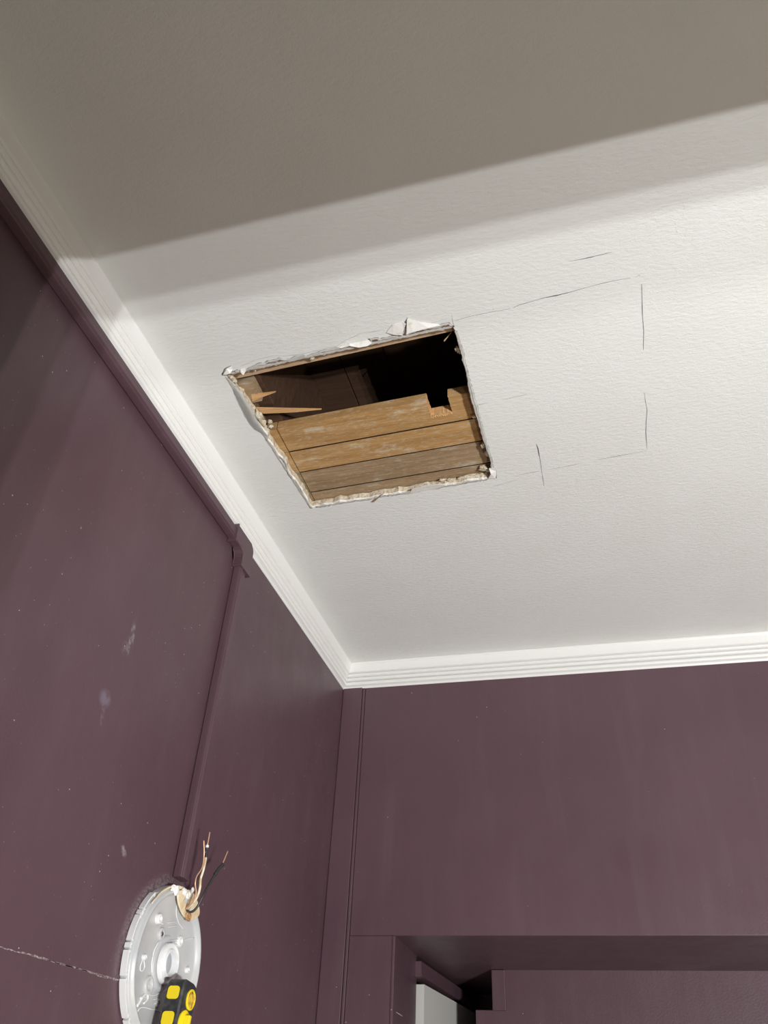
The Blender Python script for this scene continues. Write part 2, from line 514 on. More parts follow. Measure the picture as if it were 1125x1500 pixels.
for i, p in enumerate(hole):
    t = (hole[(i + 1) % len(hole)] - hole[i - 1]).normalized()
    nin = Vector((-t.y, t.x, 0))
    if nin.dot(cen - p) < 0: nin = -nin
    nearside = (p.y < .84)
    rightside = p.x > -.17
    o = noise.noise(p * 70) * .0030 + noise.noise(p * 220) * .0016
    o += -.004 if nearside else (.001 if rightside else .0026)
    hole_up.append(Vector((p.x, p.y, CEIL + TK)) + nin * o)
def ring_sheet(outer, inner, z, bm):
    V = [Vector((p[0], p[1])) for p in outer + inner]
    no, ni = len(outer), len(inner)
    E_ = [(i, (i + 1) % no) for i in range(no)] + [(no + i, no + (i + 1) % ni) for i in range(ni)]
    vo_, eo, fo, ov, oe, of = delaunay_2d_cdt(V, E_, [], 0, 1e-7)
    # inside test for the hole
    def inside(q, P):
        r = False
        for i in range(len(P)):
            a, b = P[i], P[i - 1]
            if (a[1] > q.y) != (b[1] > q.y) and q.x < (b[0] - a[0]) * (q.y - a[1]) / (b[1] - a[1]) + a[0]: r = not r
        return r
    bv = [bm.verts.new((q.x, q.y, z)) for q in vo_]
    for f in fo:
        q = sum((vo_[k] for k in f), Vector((0, 0))) / len(f)
        if not inside(q, inner): bm.faces.new([bv[k] for k in f])
    idx = {}
    for k, l in enumerate(ov):
        for s_ in l: idx[s_] = bv[k]
    return [idx[no + i] for i in range(ni)]
outer = [(WX - .12, YN - .12), (XR + .12, YN - .12), (XR + .12, YB + .35), (WX - .12, YB + .35)]
bm = bmesh.new()
lo = ring_sheet(outer, [(p.x, p.y) for p in hole], CEIL, bm)
nlow = len(bm.faces)
hi = ring_sheet(outer, [(p.x, p.y) for p in hole_up], CEIL + TK, bm)
for f in bm.faces: f.material_index = 0
nf = []
mid = []
for i, (p, q) in enumerate(zip(hole, hole_up)):
    t = (q - p)
    pm = p.lerp(q, .25)
    pm.x, pm.y = q.x, q.y
    mid.append(bm.verts.new(Vector((p.x * .5 + q.x * .5 + noise.noise(p * 150) * .0018, p.y * .5 + q.y * .5 + noise.noise(p * 150 + Vector((5, 0, 0))) * .0018, CEIL + TK * .30))))
for i in range(len(lo)):
    j = (i + 1) % len(lo)
    f_ = bm.faces.new((lo[i], lo[j], mid[j], mid[i])); f_.material_index = 2
    nf.append(bm.faces.new((mid[i], mid[j], hi[j], hi[i])))
for f in nf: f.material_index = 1
# orient by hand: keep recalc in newobj
ceiling = newobj('ceiling', bm, [M_CEIL, M_PLAST, M_PAPER], kind='structure')

# torn facing paper curling along the edge
def paper(seg, w0, w1, dz0, dz1, seed, gaps=.0):
    """ragged curl following pixels seg; w = how far it reaches into the opening, dz = hang"""
    bm = bmesh.new()
    P = [onz(x, y, CEIL) for x, y in dens(seg, 3)[:-2]]
    rows = []
    for i, p in enumerate(P):
        a, b = P[max(i - 1, 0)], P[min(i + 1, len(P) - 1)]
        t = (b - a).normalized()
        nin = Vector((-t.y, t.x, 0))
        if nin.dot(cen - p) < 0: nin = -nin
        k = .5 + .5 * noise.noise(Vector((p.x * 60, p.y * 60, seed)))
        k2 = max(0, min(1, .5 + 1.2 * noise.noise(Vector((p.x * 170, p.y * 170, seed + 4)))))
        wd = w0 + (w1 - w0) * k * k2
        dz = dz0 + (dz1 - dz0) * k
        rows.append([bm.verts.new(p - nin * .003 + Vector((0, 0, -.0003))),
                     bm.verts.new(p - nin * .0005 + Vector((0, 0, -.0009 - dz * .3))),
                     bm.verts.new(p + nin * (wd * .6) + Vector((0, 0, -.0010 - dz * .8))),
                     bm.verts.new(p + nin * wd + Vector((0, 0, -.0004 - dz * .8)))])
    for r0, r1 in zip(rows, rows[1:]):
        for k in range(3):
            bm.faces.new((r0[k], r1[k], r1[k + 1], r0[k + 1]))
    r = bmesh.ops.solidify(bm, geom=bm.faces[:], thickness=.0005)
    o = newobj('paper_edge', bm, M_PAPER, ceiling, smooth=True)
    return o
paper(top, .0006, .0044, .0, .0012, 1)
paper(right, .0004, .0018, .0, .0006, 2)
paper(bot, .0012, .0045, .0, .0012, 3)
paper(left, .0012, .0042, .0, .0015, 4)

# facing that has come away and sags beside the left edge
bm = bmesh.new()
oc = catmull([(x, y, 0) for x, y in [(339, 566), (344, 580), (351, 595), (360.5, 614), (371, 627.5), (381, 634), (391, 640)]], 5)
ic = catmull([(x, y, 0) for x, y in [(341, 564), (351, 575), (358, 587), (366.5, 600), (372.5, 613), (380, 624), (391.5, 638)]], 5)
n = len(oc)
rows = []
for i in range(n):
    s_ = math.sin(PI * i / (n - 1))
    a = onz(oc[i].x, oc[i].y, CEIL - .0004)
    b = onz(ic[i].x, ic[i].y, CEIL - .0005 - .011 * s_)
    rows.append([bm.verts.new(a.lerp(b, k / 5) + Vector((0, 0, -.0016 * s_ * math.sin(PI * k / 5) + noise.noise(a.lerp(b, k / 5) * 120) * .001 * s_))) for k in range(6)] + [bm.verts.new(b + Vector((.0022, .0004, .0035)) * (s_ + .05))])
for r0, r1 in zip(rows, rows[1:]):
    for k in range(6): bm.faces.new((r0[k], r1[k], r1[k + 1], r0[k + 1]))
bmesh.ops.solidify(bm, geom=bm.faces[:], thickness=.0006)
newobj('sagging_flap', bm, M_CEIL, ceiling, smooth=True, label='loose grey-shadowed flap')
def flap(pts, hang, name='paper_flap', mat=None):
    """pts: pixel outline, each with its own hang below the ceiling"""
    bm = bmesh.new()
    vs_ = [bm.verts.new(onz(x, y, CEIL - .0006 - h)) for x, y, h in pts]
    f = bm.faces.new(vs_)
    bmesh.ops.triangulate(bm, faces=[f])
    bmesh.ops.solidify(bm, geom=bm.faces[:], thickness=.0008)
    newobj(name, bm, mat or M_PAPER, ceiling)
flap([(327, 549, .004), (332, 540, .002), (338.5, 536, 0), (341, 542, .001), (337, 547, .006), (333, 548.5, .006)], 0)
flap([(352, 541, 0), (359, 538, 0), (360, 544, .004), (356.5, 549.5, .008), (353, 546, .004)], 0)
flap([(494, 509, 0), (512, 503.5, 0), (540, 497.8, 0), (545, 502.5, .003), (538, 507, .005), (526, 509.3, .006), (512, 507, .005), (500, 510.5, .003)], 0)
flap([(596, 466.5, 0), (612, 471, 0), (640, 474.5, 0), (646, 476.5, .001), (628, 480.5, .004), (606, 486, .005), (595.5, 489.5, .005)], 0)
flap([(575, 475, 0), (589, 470, 0), (594.5, 474.5, .003), (591.5, 484, .004), (590, 491, .004), (577, 490, .003), (566, 487, 0)], 0)
flap([(636, 716.5, 0), (622, 718.5, 0), (600, 722.5, 0), (603, 716.5, .003), (622, 711, .004), (640, 709.5, .004), (655, 709, .002)], 0)
flap([(716, 686, 0), (722, 684, .001), (727, 690, 0), (726, 701, 0), (715, 701, 0), (719, 694, .003)], 0)

# plaster lumps left on the broken edge
def lump(px, py, z, r, seed, sq=(1, 1, .7)):
    bm = bmesh.new()
    bmesh.ops.create_icosphere(bm, subdivisions=3, radius=1)
    c0 = onz(px, py, z)
    for v in bm.verts:
        d_ = v.co.copy()
        k = 1 + .60 * noise.noise(d_ * 1.7 + Vector((seed, 0, 0))) + .35 * noise.noise(d_ * 4 + Vector((0, seed, 0)))
        v.co = c0 + Vector((d_.x * sq[0], d_.y * sq[1], d_.z * sq[2])) * r * k
    newobj('plaster_lump', bm, M_PLAST, ceiling, smooth=True)
for i, a in enumerate([(380, 609, CEIL + .007, .0075, 1, (.8, 1.7, .8)), (385, 619, CEIL + .009, .007, 2, (.8, 1.3, .7)), (395.5, 618, CEIL + .012, .0045, 3), (397, 625, CEIL + .011, .004, 4), (392, 633, CEIL + .008, .004, 14),
                       (339.5, 552, CEIL + .008, .005, 5, (.8, 1.6, .8)), (344, 558, CEIL + .008, .004, 6), (372.5, 540, CEIL + .010, .0045, 21), (364, 542, CEIL + .010, .0035, 22), (457, 525, CEIL + .008, .0035, 23),
                       (671, 512, CEIL + .009, .0045, 7, (1, 1.2, .8)), (675, 516, CEIL + .007, .003, 8), (694.5, 611, CEIL + .007, .0026, 9), (692, 588, CEIL + .006, .002, 29), (708, 653, CEIL + .008, .0045, 10, (.9, 1.5, .8)), (714, 664, CEIL + .007, .0055, 11, (.8, 1.4, .8)),
                       (709, 685, CEIL + .012, .007, 12, (1.3, .7, .8)), (716, 688, CEIL + .010, .005, 13), (700, 697, CEIL + .010, .0045, 15, (2, .7, .7)), (680, 699, CEIL + .010, .005, 16, (2.4, .6, .7)), (660, 703, CEIL + .009, .0045, 17, (2, .7, .7)), (648, 703, CEIL + .009, .004, 18, (1.5, .8, .7))]):
    lump(*a)

# ------------------------------------------------------------------ old boards above the plasterboard
ZP = CEIL + .0172
KP = 1.0172 / 1.022             # board outlines were measured 22 mm up; keep their bearing
SL = -.030
def plank(poly, mat, th=.019, bev=.0006, name='plank', z=ZP, fresh=None, seam_shade=False):
    bm = bmesh.new()
    prism(bm, [(x * KP, (y + SL * (x + .34)) * KP, z) for x, y in poly], (0, 0, th))
    if bev:
        es = [e for e in bm.edges if len(e.link_faces) == 2 and e.calc_face_angle(0) > .6 and all(abs(v.co.z - z) < 1e-5 for v in e.verts)]
        bmesh.ops.bevel(bm, geom=es, offset=bev, segments=2, affect='EDGES')
    o = newobj(name, bm, [mat, M_RAW, M_SEAM_SHADE], ceiling)
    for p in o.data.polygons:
        if seam_shade and p.normal.y < -.4: p.material_index = 2
        if seam_shade and abs(p.normal.x) > .7: p.material_index = 2
    if fresh:
        for p in o.data.polygons:
            if abs(p.normal.z) < .5 and fresh[0] < p.center.x < fresh[1] and p.center.y < fresh[2]: p.material_index = 1
    return o
XJ = -.5170
G = .0013
Xa, Xb = -.70, .12
def cut(x, y0, y1, amp, n=14, seed=0, sharp=0):
    return [(x + amp * noise.noise(Vector((seed, i * 1.7, 0))) + (sharp if i % 3 == 1 else 0) * random.random(), y0 + (y1 - y0) * i / n) for i in range(n + 1)]
plank([(Xa, .735), (Xb, .735), (Xb, .8140), (Xa, .8225)], M_W3)
# two cut stubs left of the open bay, and their counterparts hidden on the right
plank([(Xa, .834), *[(x, y) for x, y in cut(XJ + .001, .834, .881, .0012, 10, 3)], (Xa, .881)], M_W2)
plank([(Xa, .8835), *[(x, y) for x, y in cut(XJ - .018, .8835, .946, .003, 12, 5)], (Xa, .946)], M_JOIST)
y = [.9530 - .0, .9530, 1.0160, 1.0755, 1.1380, 1.2000]
for k, (ya_, yb_, mt) in enumerate([(.9520, 1.0160, M_W1), (1.0160, 1.0755, M_W1), (1.0755, 1.1375, M_W2), (1.1375, 1.2000, M_W2)]):
    yy0, yy1 = ya_ + G, yb_ - G
    if k == 0:
        nx0, nx1, ny = -.2345, -.1965, .9905
        notch = [(Xb, yy0), (nx1, yy0)]
        notch += [(nx1 + .0012 * noise.noise(Vector((i * 2.1, 0, 0))), yy0 + (ny - yy0) * i / 8) for i in range(1, 9)]
        notch += [(nx1 + (nx0 - nx1) * i / 14, ny + .0022 * noise.noise(Vector((i * 1.9, 3, 0)))) for i in range(1, 14)]
        notch += [(nx0 + .0012 * noise.noise(Vector((i * 2.3, 9, 0))), ny + (yy0 - ny) * i / 8) for i in range(0, 9)]
        poly = notch + [(XJ + .001, yy0), (XJ + .001, yy1), (Xb, yy1)]
    else:
        poly = [(XJ + .001, yy0), (Xb, yy0), (Xb, yy1), (XJ + .001, yy1)]
    plank(poly, mt, fresh=(-.238, -.190, 1.0) if k == 0 else None, seam_shade=k > 0)
    plank([(Xa, yy0), (XJ - .001, yy0), (XJ - .001, yy1), (Xa, yy1)], mt if k else M_W1)
# raw fibres round the cut-out in the first board
bm = bmesh.new()
for i in range(70):
    x = random.uniform(-.2355, -.1955)
    y0 = .9895 + SL * (x + .34) + random.uniform(.000, .002)
    L_ = random.uniform(.002, .0065)
    a = Vector((x, y0 + .001, ZP - .0004))
    t = Vector((random.uniform(-.6, .6), -1 if random.random() < .35 else 1, 0)).normalized()
    pr = t.orthogonal().normalized() * .0009
    q = [a - pr, a + pr, a + t * L_ * (.5 if t.y < 0 else 1) + Vector((0, 0, -random.uniform(0, .0012)))]
    prism(bm, q, (0, 0, .0007))
for v in bm.verts: v.co.x *= KP; v.co.y *= KP
newobj('raw_fibres', bm, M_RAW, ceiling, kind='stuff')
def splinter(base0, base1, tip, z0, z1, th, mat=M_RAW, mid=None):
    bm = bmesh.new()
    a, b_, t = onz(*base0, z0), onz(*base1, z0), onz(*tip, z1)
    pts = [a] + ([onz(mid[0], mid[1], (z0 + z1) / 2)] if mid else []) + [t] + ([onz(mid[0], mid[2], (z0 + z1) / 2)] if mid else []) + [b_]
    prism(bm, pts, (0, 0, th))
    newobj('wood_splinter', bm, mat, ceiling)
splinter((368, 577.5), (370, 588), (404, 574.5), ZP, ZP - .001, .003, M_RAW, (384, 577, 582))
splinter((374, 598), (386, 606), (471, 600), ZP, ZP - .001, .003, M_RAW, (432, 599.2, 604.0))
splinter((650, 499), (651, 500.5), (662, 486), ZP - .006, ZP - .001, .001, M_W3)
splinter((545, 735), (547.5, 736), (563, 722), CEIL - .004, CEIL - .002, .001, M_W2)
# joist the boards are nailed to, neighbour joist and floorboards over the bay
ZT = ZP + .0195
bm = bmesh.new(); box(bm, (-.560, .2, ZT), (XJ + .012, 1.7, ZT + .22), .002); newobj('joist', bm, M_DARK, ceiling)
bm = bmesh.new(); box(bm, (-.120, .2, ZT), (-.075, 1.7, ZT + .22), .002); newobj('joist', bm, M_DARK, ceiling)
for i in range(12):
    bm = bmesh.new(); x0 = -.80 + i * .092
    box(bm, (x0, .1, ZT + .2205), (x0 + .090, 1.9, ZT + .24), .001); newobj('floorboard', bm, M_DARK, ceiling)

# ------------------------------------------------------------------ pencil lines on the ceiling
def pencil(pts, wd=.0009, z=CEIL - .00025):
    wd *= 1.15
    P = []
    for i in range(len(pts) - 1):
        a, b_ = Vector(pts[i]), Vector(pts[i + 1])
        k = max(1, int((b_ - a).length / 5))
        for j in range(k): P.append(a.lerp(b_, j / k))
    P.append(Vector(pts[-1]))
    W = [onz(q.x, q.y, z) for q in P]
    bm = bmesh.new()
    rows = []
    for i, p in enumerate(W):
        t = (W[min(i + 1, len(W) - 1)] - W[max(i - 1, 0)]).normalized()
        s_ = Vector((-t.y, t.x, 0))
        e = min(1, .35 + min(i, len(W) - 1 - i) * .4)
        ww = wd * e * (.75 + .6 * noise.noise(p * 60))
        rows.append([bm.verts.new(p + s_ * ww / 2), bm.verts.new(p - s_ * ww / 2)])
    for a, b_ in zip(rows, rows[1:]):
        bm.faces.new((a[0], b_[0], b_[1], a[1]))
    newobj('pencil_line', bm, M_GRAPH, ceiling)
pencil([(665, 470), (690, 463), (720, 457), (748, 452)], .0006)
pencil([(750, 452), (760, 447), (800, 435.5), (830, 429.5), (870, 418), (900, 411), (924, 407)], .0009)
pencil([(800, 436), (815, 433), (832, 428.5)], .0012)
pencil([(931, 406), (936, 403.5), (939, 404.5)], .0007)
pencil([(940, 416), (940.5, 440), (941, 460), (943, 484), (942.5, 513)], .0010)
pencil([(941, 495), (947, 493), (954, 490)], .0006)
pencil([(944, 575), (945.5, 588), (948, 601), (946.5, 618), (946, 634), (948, 658)], .0010)
pencil([(948, 660), (910, 667), (872, 674)], .0008)
pencil([(853, 678.5), (830, 683), (804, 688)], .0007)
pencil([(790, 690), (757, 696.5)], .0007)
pencil([(786, 651), (789, 661), (791, 672), (794, 694), (797, 712)], .0009)
pencil([(785.5, 650), (788, 657), (789.5, 668)], .0016)
pencil([(832, 383.5), (850, 380), (870, 375.5), (900, 368.5)], .0007)
pencil([(845, 381), (870, 376)], .0011)
pencil([(735, 586), (760, 580.5), (772, 577.5)], .0006)
pencil([(764, 579.5), (772, 577.5)], .0013)
pencil([(696, 594), (715, 590)], .0005)
pencil([(352, 537), (375, 527), (400, 521), (416, 521.5), (440, 519), (480, 510), (494, 507), (505, 499), (530, 488), (560, 484), (590, 483.5), (620, 476), (655, 468)], .0004)
pencil([(661.5, 461), (663, 470), (665.5, 480)], .0008)
pencil([(720, 714), (745, 706), (758, 703)], .0005)

# ------------------------------------------------------------------ scrape on the left wall
def scrape(pts, w0):
    bm = bmesh.new()
    P = [onx(x, y_, WX + .0002) for x, y_ in dens(pts, 3)[:-14] ]
    rows = []
    for i, p in enumerate(P):
        k = max(.12, .55 + .9 * noise.noise(Vector((i * .35, w0 * 1e4, 0))))
        t = (P[min(i + 1, len(P) - 1)] - P[max(i - 1, 0)]).normalized()
        s_ = Vector((0, -t.z, t.y))
        rows.append([bm.verts.new(p + s_ * w0 * k), bm.verts.new(p - s_ * w0 * k * .8)])
    for a, b_ in zip(rows, rows[1:]): bm.faces.new((a[0], b_[0], b_[1], a[1]))
    newobj('paint_scrape', bm, M_SCR, wall_left)
scrape([(0, 1387), (20, 1393), (60, 1402), (85, 1411), (110, 1417), (150, 1431), (180, 1437), (179.5, 1437)], .0011)

# ------------------------------------------------------------------ surface raceway, painted over
F = WX + .0165
RX = WX + .0005
race = thing('cable_raceway', 'purple-painted surface cable channel running under the crown moulding and down to the round pan', 'cable channel', (WX, 1.15, CEIL - .1))
z_lo, z_hi = 1.7 + .9024, 1.7 + .9330
y_lo, y_hi = 1.1475, 1.1790
def chan(d0, d1, a0, a1, axis):
    """trunking section: base flange, body with rounded shoulders and two fine beads"""
    W_ = d1 - d0
    pr = [(0, .0026), (.0024, .0026), (.0026, .0004), (.0105, .0008), (.0140, .0014), (.0152, .0024), (.0150, .0036), (.0138, .0046), (.0138, .0054), (.0158, .0064), (.0168, .0076), (.0166, .0090), (.0154, .0104), (.0152, W_ * .55), (.0150, W_ - .0060), (.0130, W_ - .0030), (.0090, W_ - .0012), (.0030, W_), (0, W_ + .0002)]
    bm = bmesh.new()
    if axis == 'y': sweep(bm, pr, (RX, a0, d0), (RX, a1, d0), (1, 0, 0), (0, 0, 1))
    else: sweep(bm, pr, (RX, d0, a0), (RX, d0, a1), (1, 0, 0), (0, 1, 0))
    return bm
keepw(newobj('channel', chan(z_lo, z_hi, YW + .002, 1.113, 'y'), M_PUR), race)
# vertical run drifts a few millimetres, as fitted
bm = chan(y_lo, y_hi, 1.7 + .304, 1.7 + .870, 'z')
for v in bm.verts: v.co.y += (1.7 + .87 - v.co.z) * -.004
keepw(newobj('channel', bm, M_PUR), race)
# flat elbow: plate plus rounded cover with its end lips
bm = bmesh.new()
Fe = F + .0018
o_ = lambda yy, zz: Vector((WX + .0005, yy, 1.7 + zz))
R_ = .030
ctr = (1.1130 + .0, .8700)
yo, zo = 1.1845, .9350
outl = [(1.1080, .8990)]
inner = [(1.1080 + .0385 - .034 * math.cos(t), .8990 - .034 + .034 * math.sin(t)) for t in []]
outl += [(1.1300, .8985), (1.1375, .8960), (1.1425, .8910), (1.1445, .8840), (1.1445, .8655)]
outl += [(1.1860, .8655), (1.1860, .9180), (1.1840, .9250), (1.1790, .9300), (1.1720, .9350), (1.1080, .9350)]
prism(bm, [o_(a, b_) for a, b_ in outl], (Fe - WX, 0, 0), .0016)
keepw(newobj('elbow', bm, M_PUR), race)
# raised lips at the two elbow mouths
bm = bmesh.new()
box(bm, (RX, 1.1060, 2.5960), (Fe + .0016, 1.1098, 2.6360), .001)
keepw(newobj('elbow_lip', bm, M_PUR), race)
bm = bmesh.new()
box(bm, (RX, 1.1425, 2.5635), (Fe + .0016, 1.1880, 2.5672), .001)
keepw(newobj('elbow_lip', bm, M_PUR), race)
bm = bmesh.new(); box(bm, (RX, 1.1880, 2.560), (WX + .0018, 1.2010, 2.6325), .0006)
keepw(newobj('backing_strip', bm, M_PUR), race)

# ------------------------------------------------------------------ round fixture pan
PC = Vector((WX, 1.1600, 1.7 + .1915)); PR = .1035
pan = thing('fixture_pan', 'round frosted white plastic light fixture pan on the purple wall at lower left', 'light fixture', PC)
def W3(x, u, v): return Vector((WX + x, PC.y + u, PC.z + v))
def lathe(bm, prof, cu=0, cv=0, n=72, a0=0, a1=2 * PI, cap=False):
    full = abs(a1 - a0 - 2 * PI) < 1e-6
    st = n if full else n + 1
    rings = []
    for i in range(st):
        t = a0 + (a1 - a0) * i / n
        rings.append([bm.verts.new(W3(x, cu + r * math.cos(t), cv + r * math.sin(t))) for r, x in prof])
    for i in range(n):
        A_, B_ = rings[i], rings[(i + 1) % st]
        for k in range(len(prof) - 1):
            if (A_[k].co - B_[k].co).length < 1e-9:
                bm.faces.new((A_[k], A_[k + 1], B_[k + 1]))
            elif (A_[k + 1].co - B_[k + 1].co).length < 1e-9:
                bm.faces.new((A_[k], A_[k + 1], B_[k]))
            else:
                bm.faces.new((A_[k], A_[k + 1], B_[k + 1], B_[k]))
    if cap and not full:
        bm.faces.new(rings[0]); bm.faces.new(rings[-1][::-1])
bm = bmesh.new()
# dish: floor, sloping side, rim
lathe(bm, [(1e-5, .008), (.030, .008), (.085, .0085), (.088, .010), (.0895, .0165), (.092, .0172), (.0935, .0165), (.0945, .0135), (.0965, .0125), (.0985, .011), (.0990, .000)])
bmesh.ops.remove_doubles(bm, verts=bm.verts, dist=1e-5)
keepw(newobj('dish', bm, M_PAN, smooth=True), pan)
# outer rim in separate tabs with pockets
def seg(a0, a1, r0, r1, x0, x1, mat=M_RIB, name='rim_tab'):
    bm = bmesh.new()
    lathe(bm, [(r0, x0), (r0, x1), (r1, x1), (r1, x0), (r0, x0)], n=max(3, int(abs(a1 - a0) / .06)), a0=a0, a1=a1, cap=True)
    bmesh.ops.remove_doubles(bm, verts=bm.verts, dist=1e-6)
    keepw(newobj(name, bm, mat), pan)
D = PI / 180
for a0, a1 in [(131, 149), (150.5, 153.5), (155, 174), (175.5, 179), (180.5, 197), (199, 226), (228, 246)]:
    seg(a0 * D, a1 * D, PR - .0022, PR, .002, .0105)
    seg(a0 * D, (a0 + 1.3) * D, PR - .009, PR - .002, .002, .0100, name='rim_rib')
    seg((a1 - 1.3) * D, a1 * D, PR - .009, PR - .002, .002, .0100, name='rim_rib')
for a0, a1 in [(14, 40), (-11, 11), (-15.5, -12.5), (-44, -18), (-75, -48), (-112, -80)]:
    seg(a0 * D, a1 * D, .0965, PR, .002, .0105)
seg(60 * D, 128 * D, .0975, .1005, .001, .013, M_PAN, 'rim_arc')
# hub: two rings and a raised collar
bm = bmesh.new(); lathe(bm, [(.0150, .008), (.0152, .0185), (.0165, .0200), (.0178, .0185), (.0180, .0150), (.0225, .0150), (.0232, .0170), (.0245, .0180), (.0258, .0165), (.0262, .008)], cu=.0, n=48)
keepw(newobj('hub', bm, M_RIB, smooth=True), pan)
bm = bmesh.new(); lathe(bm, [(.0262, .008), (.0268, .0115), (.0340, .0115), (.0355, .0100), (.0360, .008)], n=40, a0=95 * D, a1=275 * D)
keepw(newobj('hub_collar', bm, M_PAN, smooth=True), pan)
bm = bmesh.new(); lathe(bm, [(1e-5, .0115), (.0140, .0115), (.0150, .010)], n=40)
keepw(newobj('hub_disc', bm, M_PAN, smooth=True), pan)
# bosses and moulded details on the dish floor
def pxpan(px, py, x=.012):
    p = onx(px, py, WX + x)
    return p.y - PC.y, p.z - PC.z
def boss(px, py, r, h, mat=M_RIB, name='boss', hole=.45):
    u, v = pxpan(px, py)
    bm = bmesh.new(); lathe(bm, [(r * hole, .008), (r * hole, .008 + h * .9), (r * (hole + .12), .008 + h), (r * .88, .008 + h), (r, .008 + h * .8), (r * 1.05, .008)], u, v, 24)
    keepw(newobj(name, bm, mat, smooth=True), pan)
boss(234, 1346, .0065, .006)
boss(238.5, 1368, .0080, .004, M_PAN)
boss(266, 1379, .0070, .004)
boss(220, 1443, .0110, .004, M_PAN, hole=.6)
boss(213, 1402, .0035, .005)
boss(276, 1421, .0040, .005)
boss(234, 1470, .0050, .003, M_PAN)
u, v = pxpan(238.5, 1368)
bm = bmesh.new(); lathe(bm, [(1e-5, .0125), (.0022, .0122), (.0036, .0105), (.0038, .008)], u, v, 16)
keepw(newobj('screw', bm, M_STEEL, smooth=True, label='dark screw head'), pan)
def ridge(pxs, r=.0009, x=.0090, name='ridge', closed=False, mat=None):
    P = [Vector((WX + x, *(lambda q: (q[0] + PC.y, q[1] + PC.z))(pxpan(a, b_, x)))) for a, b_ in pxs]
    bm = bmesh.new(); tube(bm, catmull(P, 5), r, 6)
    keepw(newobj(name, bm, mat or M_RIB, smooth=True), pan)
ridge([(209, 1405), (205.5, 1415), (205.5, 1421), (208.5, 1422), (211.5, 1417), (211, 1408), (210, 1404)], name='keyhole_ridge')
ridge([(205, 1464), (212, 1457), (216, 1456), (216, 1464), (210, 1470)], .0014, name='clip')
ridge([(200, 1474), (204, 1468), (208, 1461)], .0022, name='clip')
ridge([(262, 1318), (258, 1335), (262, 1352), (270, 1362)], .0007)
ridge([(239, 1384), (236, 1394), (240, 1381), (252, 1378), (262, 1376)], .0007)
ridge([(224, 1400), (222, 1412), (223, 1426), (228, 1437)], .0010)
ridge([(232, 1380), (226, 1392), (224, 1400)], .0010)
ridge([(218, 1437), (214, 1446), (218, 1456), (226, 1458), (240, 1452), (252, 1444)], .0007)
ridge([(198, 1490), (206, 1476), (222, 1478), (236, 1482)], .0008)
ridge([(231, 1350), (240, 1354)], .0010)
ridge([(256, 1386), (270, 1377), (284, 1374)], .0008)
# dash-like moulded ribs near the hub
for a, b_ in [((212, 1444), (219, 1444)), ((222, 1445), (230, 1445)), ((225, 1464), (232, 1463)), ((257, 1380), (270, 1380)), ((226, 1470), (232, 1471)), ((246, 1352), (257, 1350)), ((247, 1358), (258, 1356)), ((205, 1461), (213, 1460))]:
    ridge([a, ((a[0] + b_[0]) / 2, (a[1] + b_[1]) / 2), b_], .0007)
# cream backing where the cable comes out, with a rust stain
def plate(pxs, x, th, mat, name, label=None, bev=0):
    bm = bmesh.new()
    prism(bm, [onx(a, b_, WX + x) for a, b_ in pxs], (th, 0, 0), bev)
    o = newobj(name, bm, mat, label=label)
    return keepw(o, pan)
cr = catmull([(a, b_, 0) for a, b_ in [(258, 1307), (259, 1321), (263, 1334), (269, 1344), (278, 1348), (286, 1345), (290, 1339), (289.5, 1328), (285, 1315), (279, 1305), (268, 1303), (259, 1305)]], 4)
plate([(p.x, p.y) for p in cr[:-1]], .0150, .0030, M_CREAM, 'cable_entry_plate', 'cream plate with rust stain', .0008)
bm = bmesh.new()
c0 = onx(276, 1343, WX + .0190)
ri = [bm.verts.new(c0 + Vector((0, .0095 * math.cos(t) * (1 + .3 * noise.noise(Vector((math.cos(t) * 2, math.sin(t) * 2, 1)))), .0062 * math.sin(t)))) for t in [2 * PI * i / 20 for i in range(20)]]
f = bm.faces.new(ri); r = bmesh.ops.extrude_face_region(bm, geom=[f])
for v in r['geom']:
    if isinstance(v, bmesh.types.BMVert): v.co.x += .0006
keepw(newobj('rust_spot', bm, M_RUST), pan)
def crumple(pxs, x, r, seed, mat, name):
    u0 = onx(*pxs, WX + x)
    bm = bmesh.new(); bmesh.ops.create_icosphere(bm, subdivisions=2, radius=1)
    for v in bm.verts:
        d_ = v.co.copy()
        k = 1 + .8 * noise.noise(d_ * 2.2 + Vector((seed, 0, 0)))
        v.co = u0 + Vector((d_.x * r[0], d_.y * r[1], d_.z * r[2])) * k
    keepw(newobj(name, bm, mat), pan)
crumple((259, 1305), .019, (.003, .0062, .0075), 1, M_PAPER, 'foam_strip')
crumple((254, 1301), .017, (.003, .0050, .0045), 2, M_PAPER, 'foam_strip')
crumple((270, 1306), .019, (.003, .0065, .0045), 3, M_PAPER, 'foam_strip')
crumple((276, 1311), .020, (.003, .0050, .0060), 4, M_PAPER, 'foam_strip')
crumple((282, 1304), .020, (.0025, .0026, .0040), 5, M_PAPER, 'foam_strip')
crumple((273, 1319), .0195, (.0025, .0045, .0028), 6, M_PAN, 'foam_strip')
bm = bmesh.new()
arc = [W3(.0145 + .001 * noise.noise(Vector((t, 0, 0)) * 9), (.0990 + .001 * noise.noise(Vector((t * 14, 2, 0)))) * math.cos(t), .0990 * math.sin(t)) for t in [(80 + 62 * i / 30) * D for i in range(31)]]
tube(bm, arc, lambda t: .0022 * (1.1 - t * .7), 8, .3)
keepw(newobj('gasket', bm, M_CREAM, smooth=True, label='cream foam gasket arc'), pan)

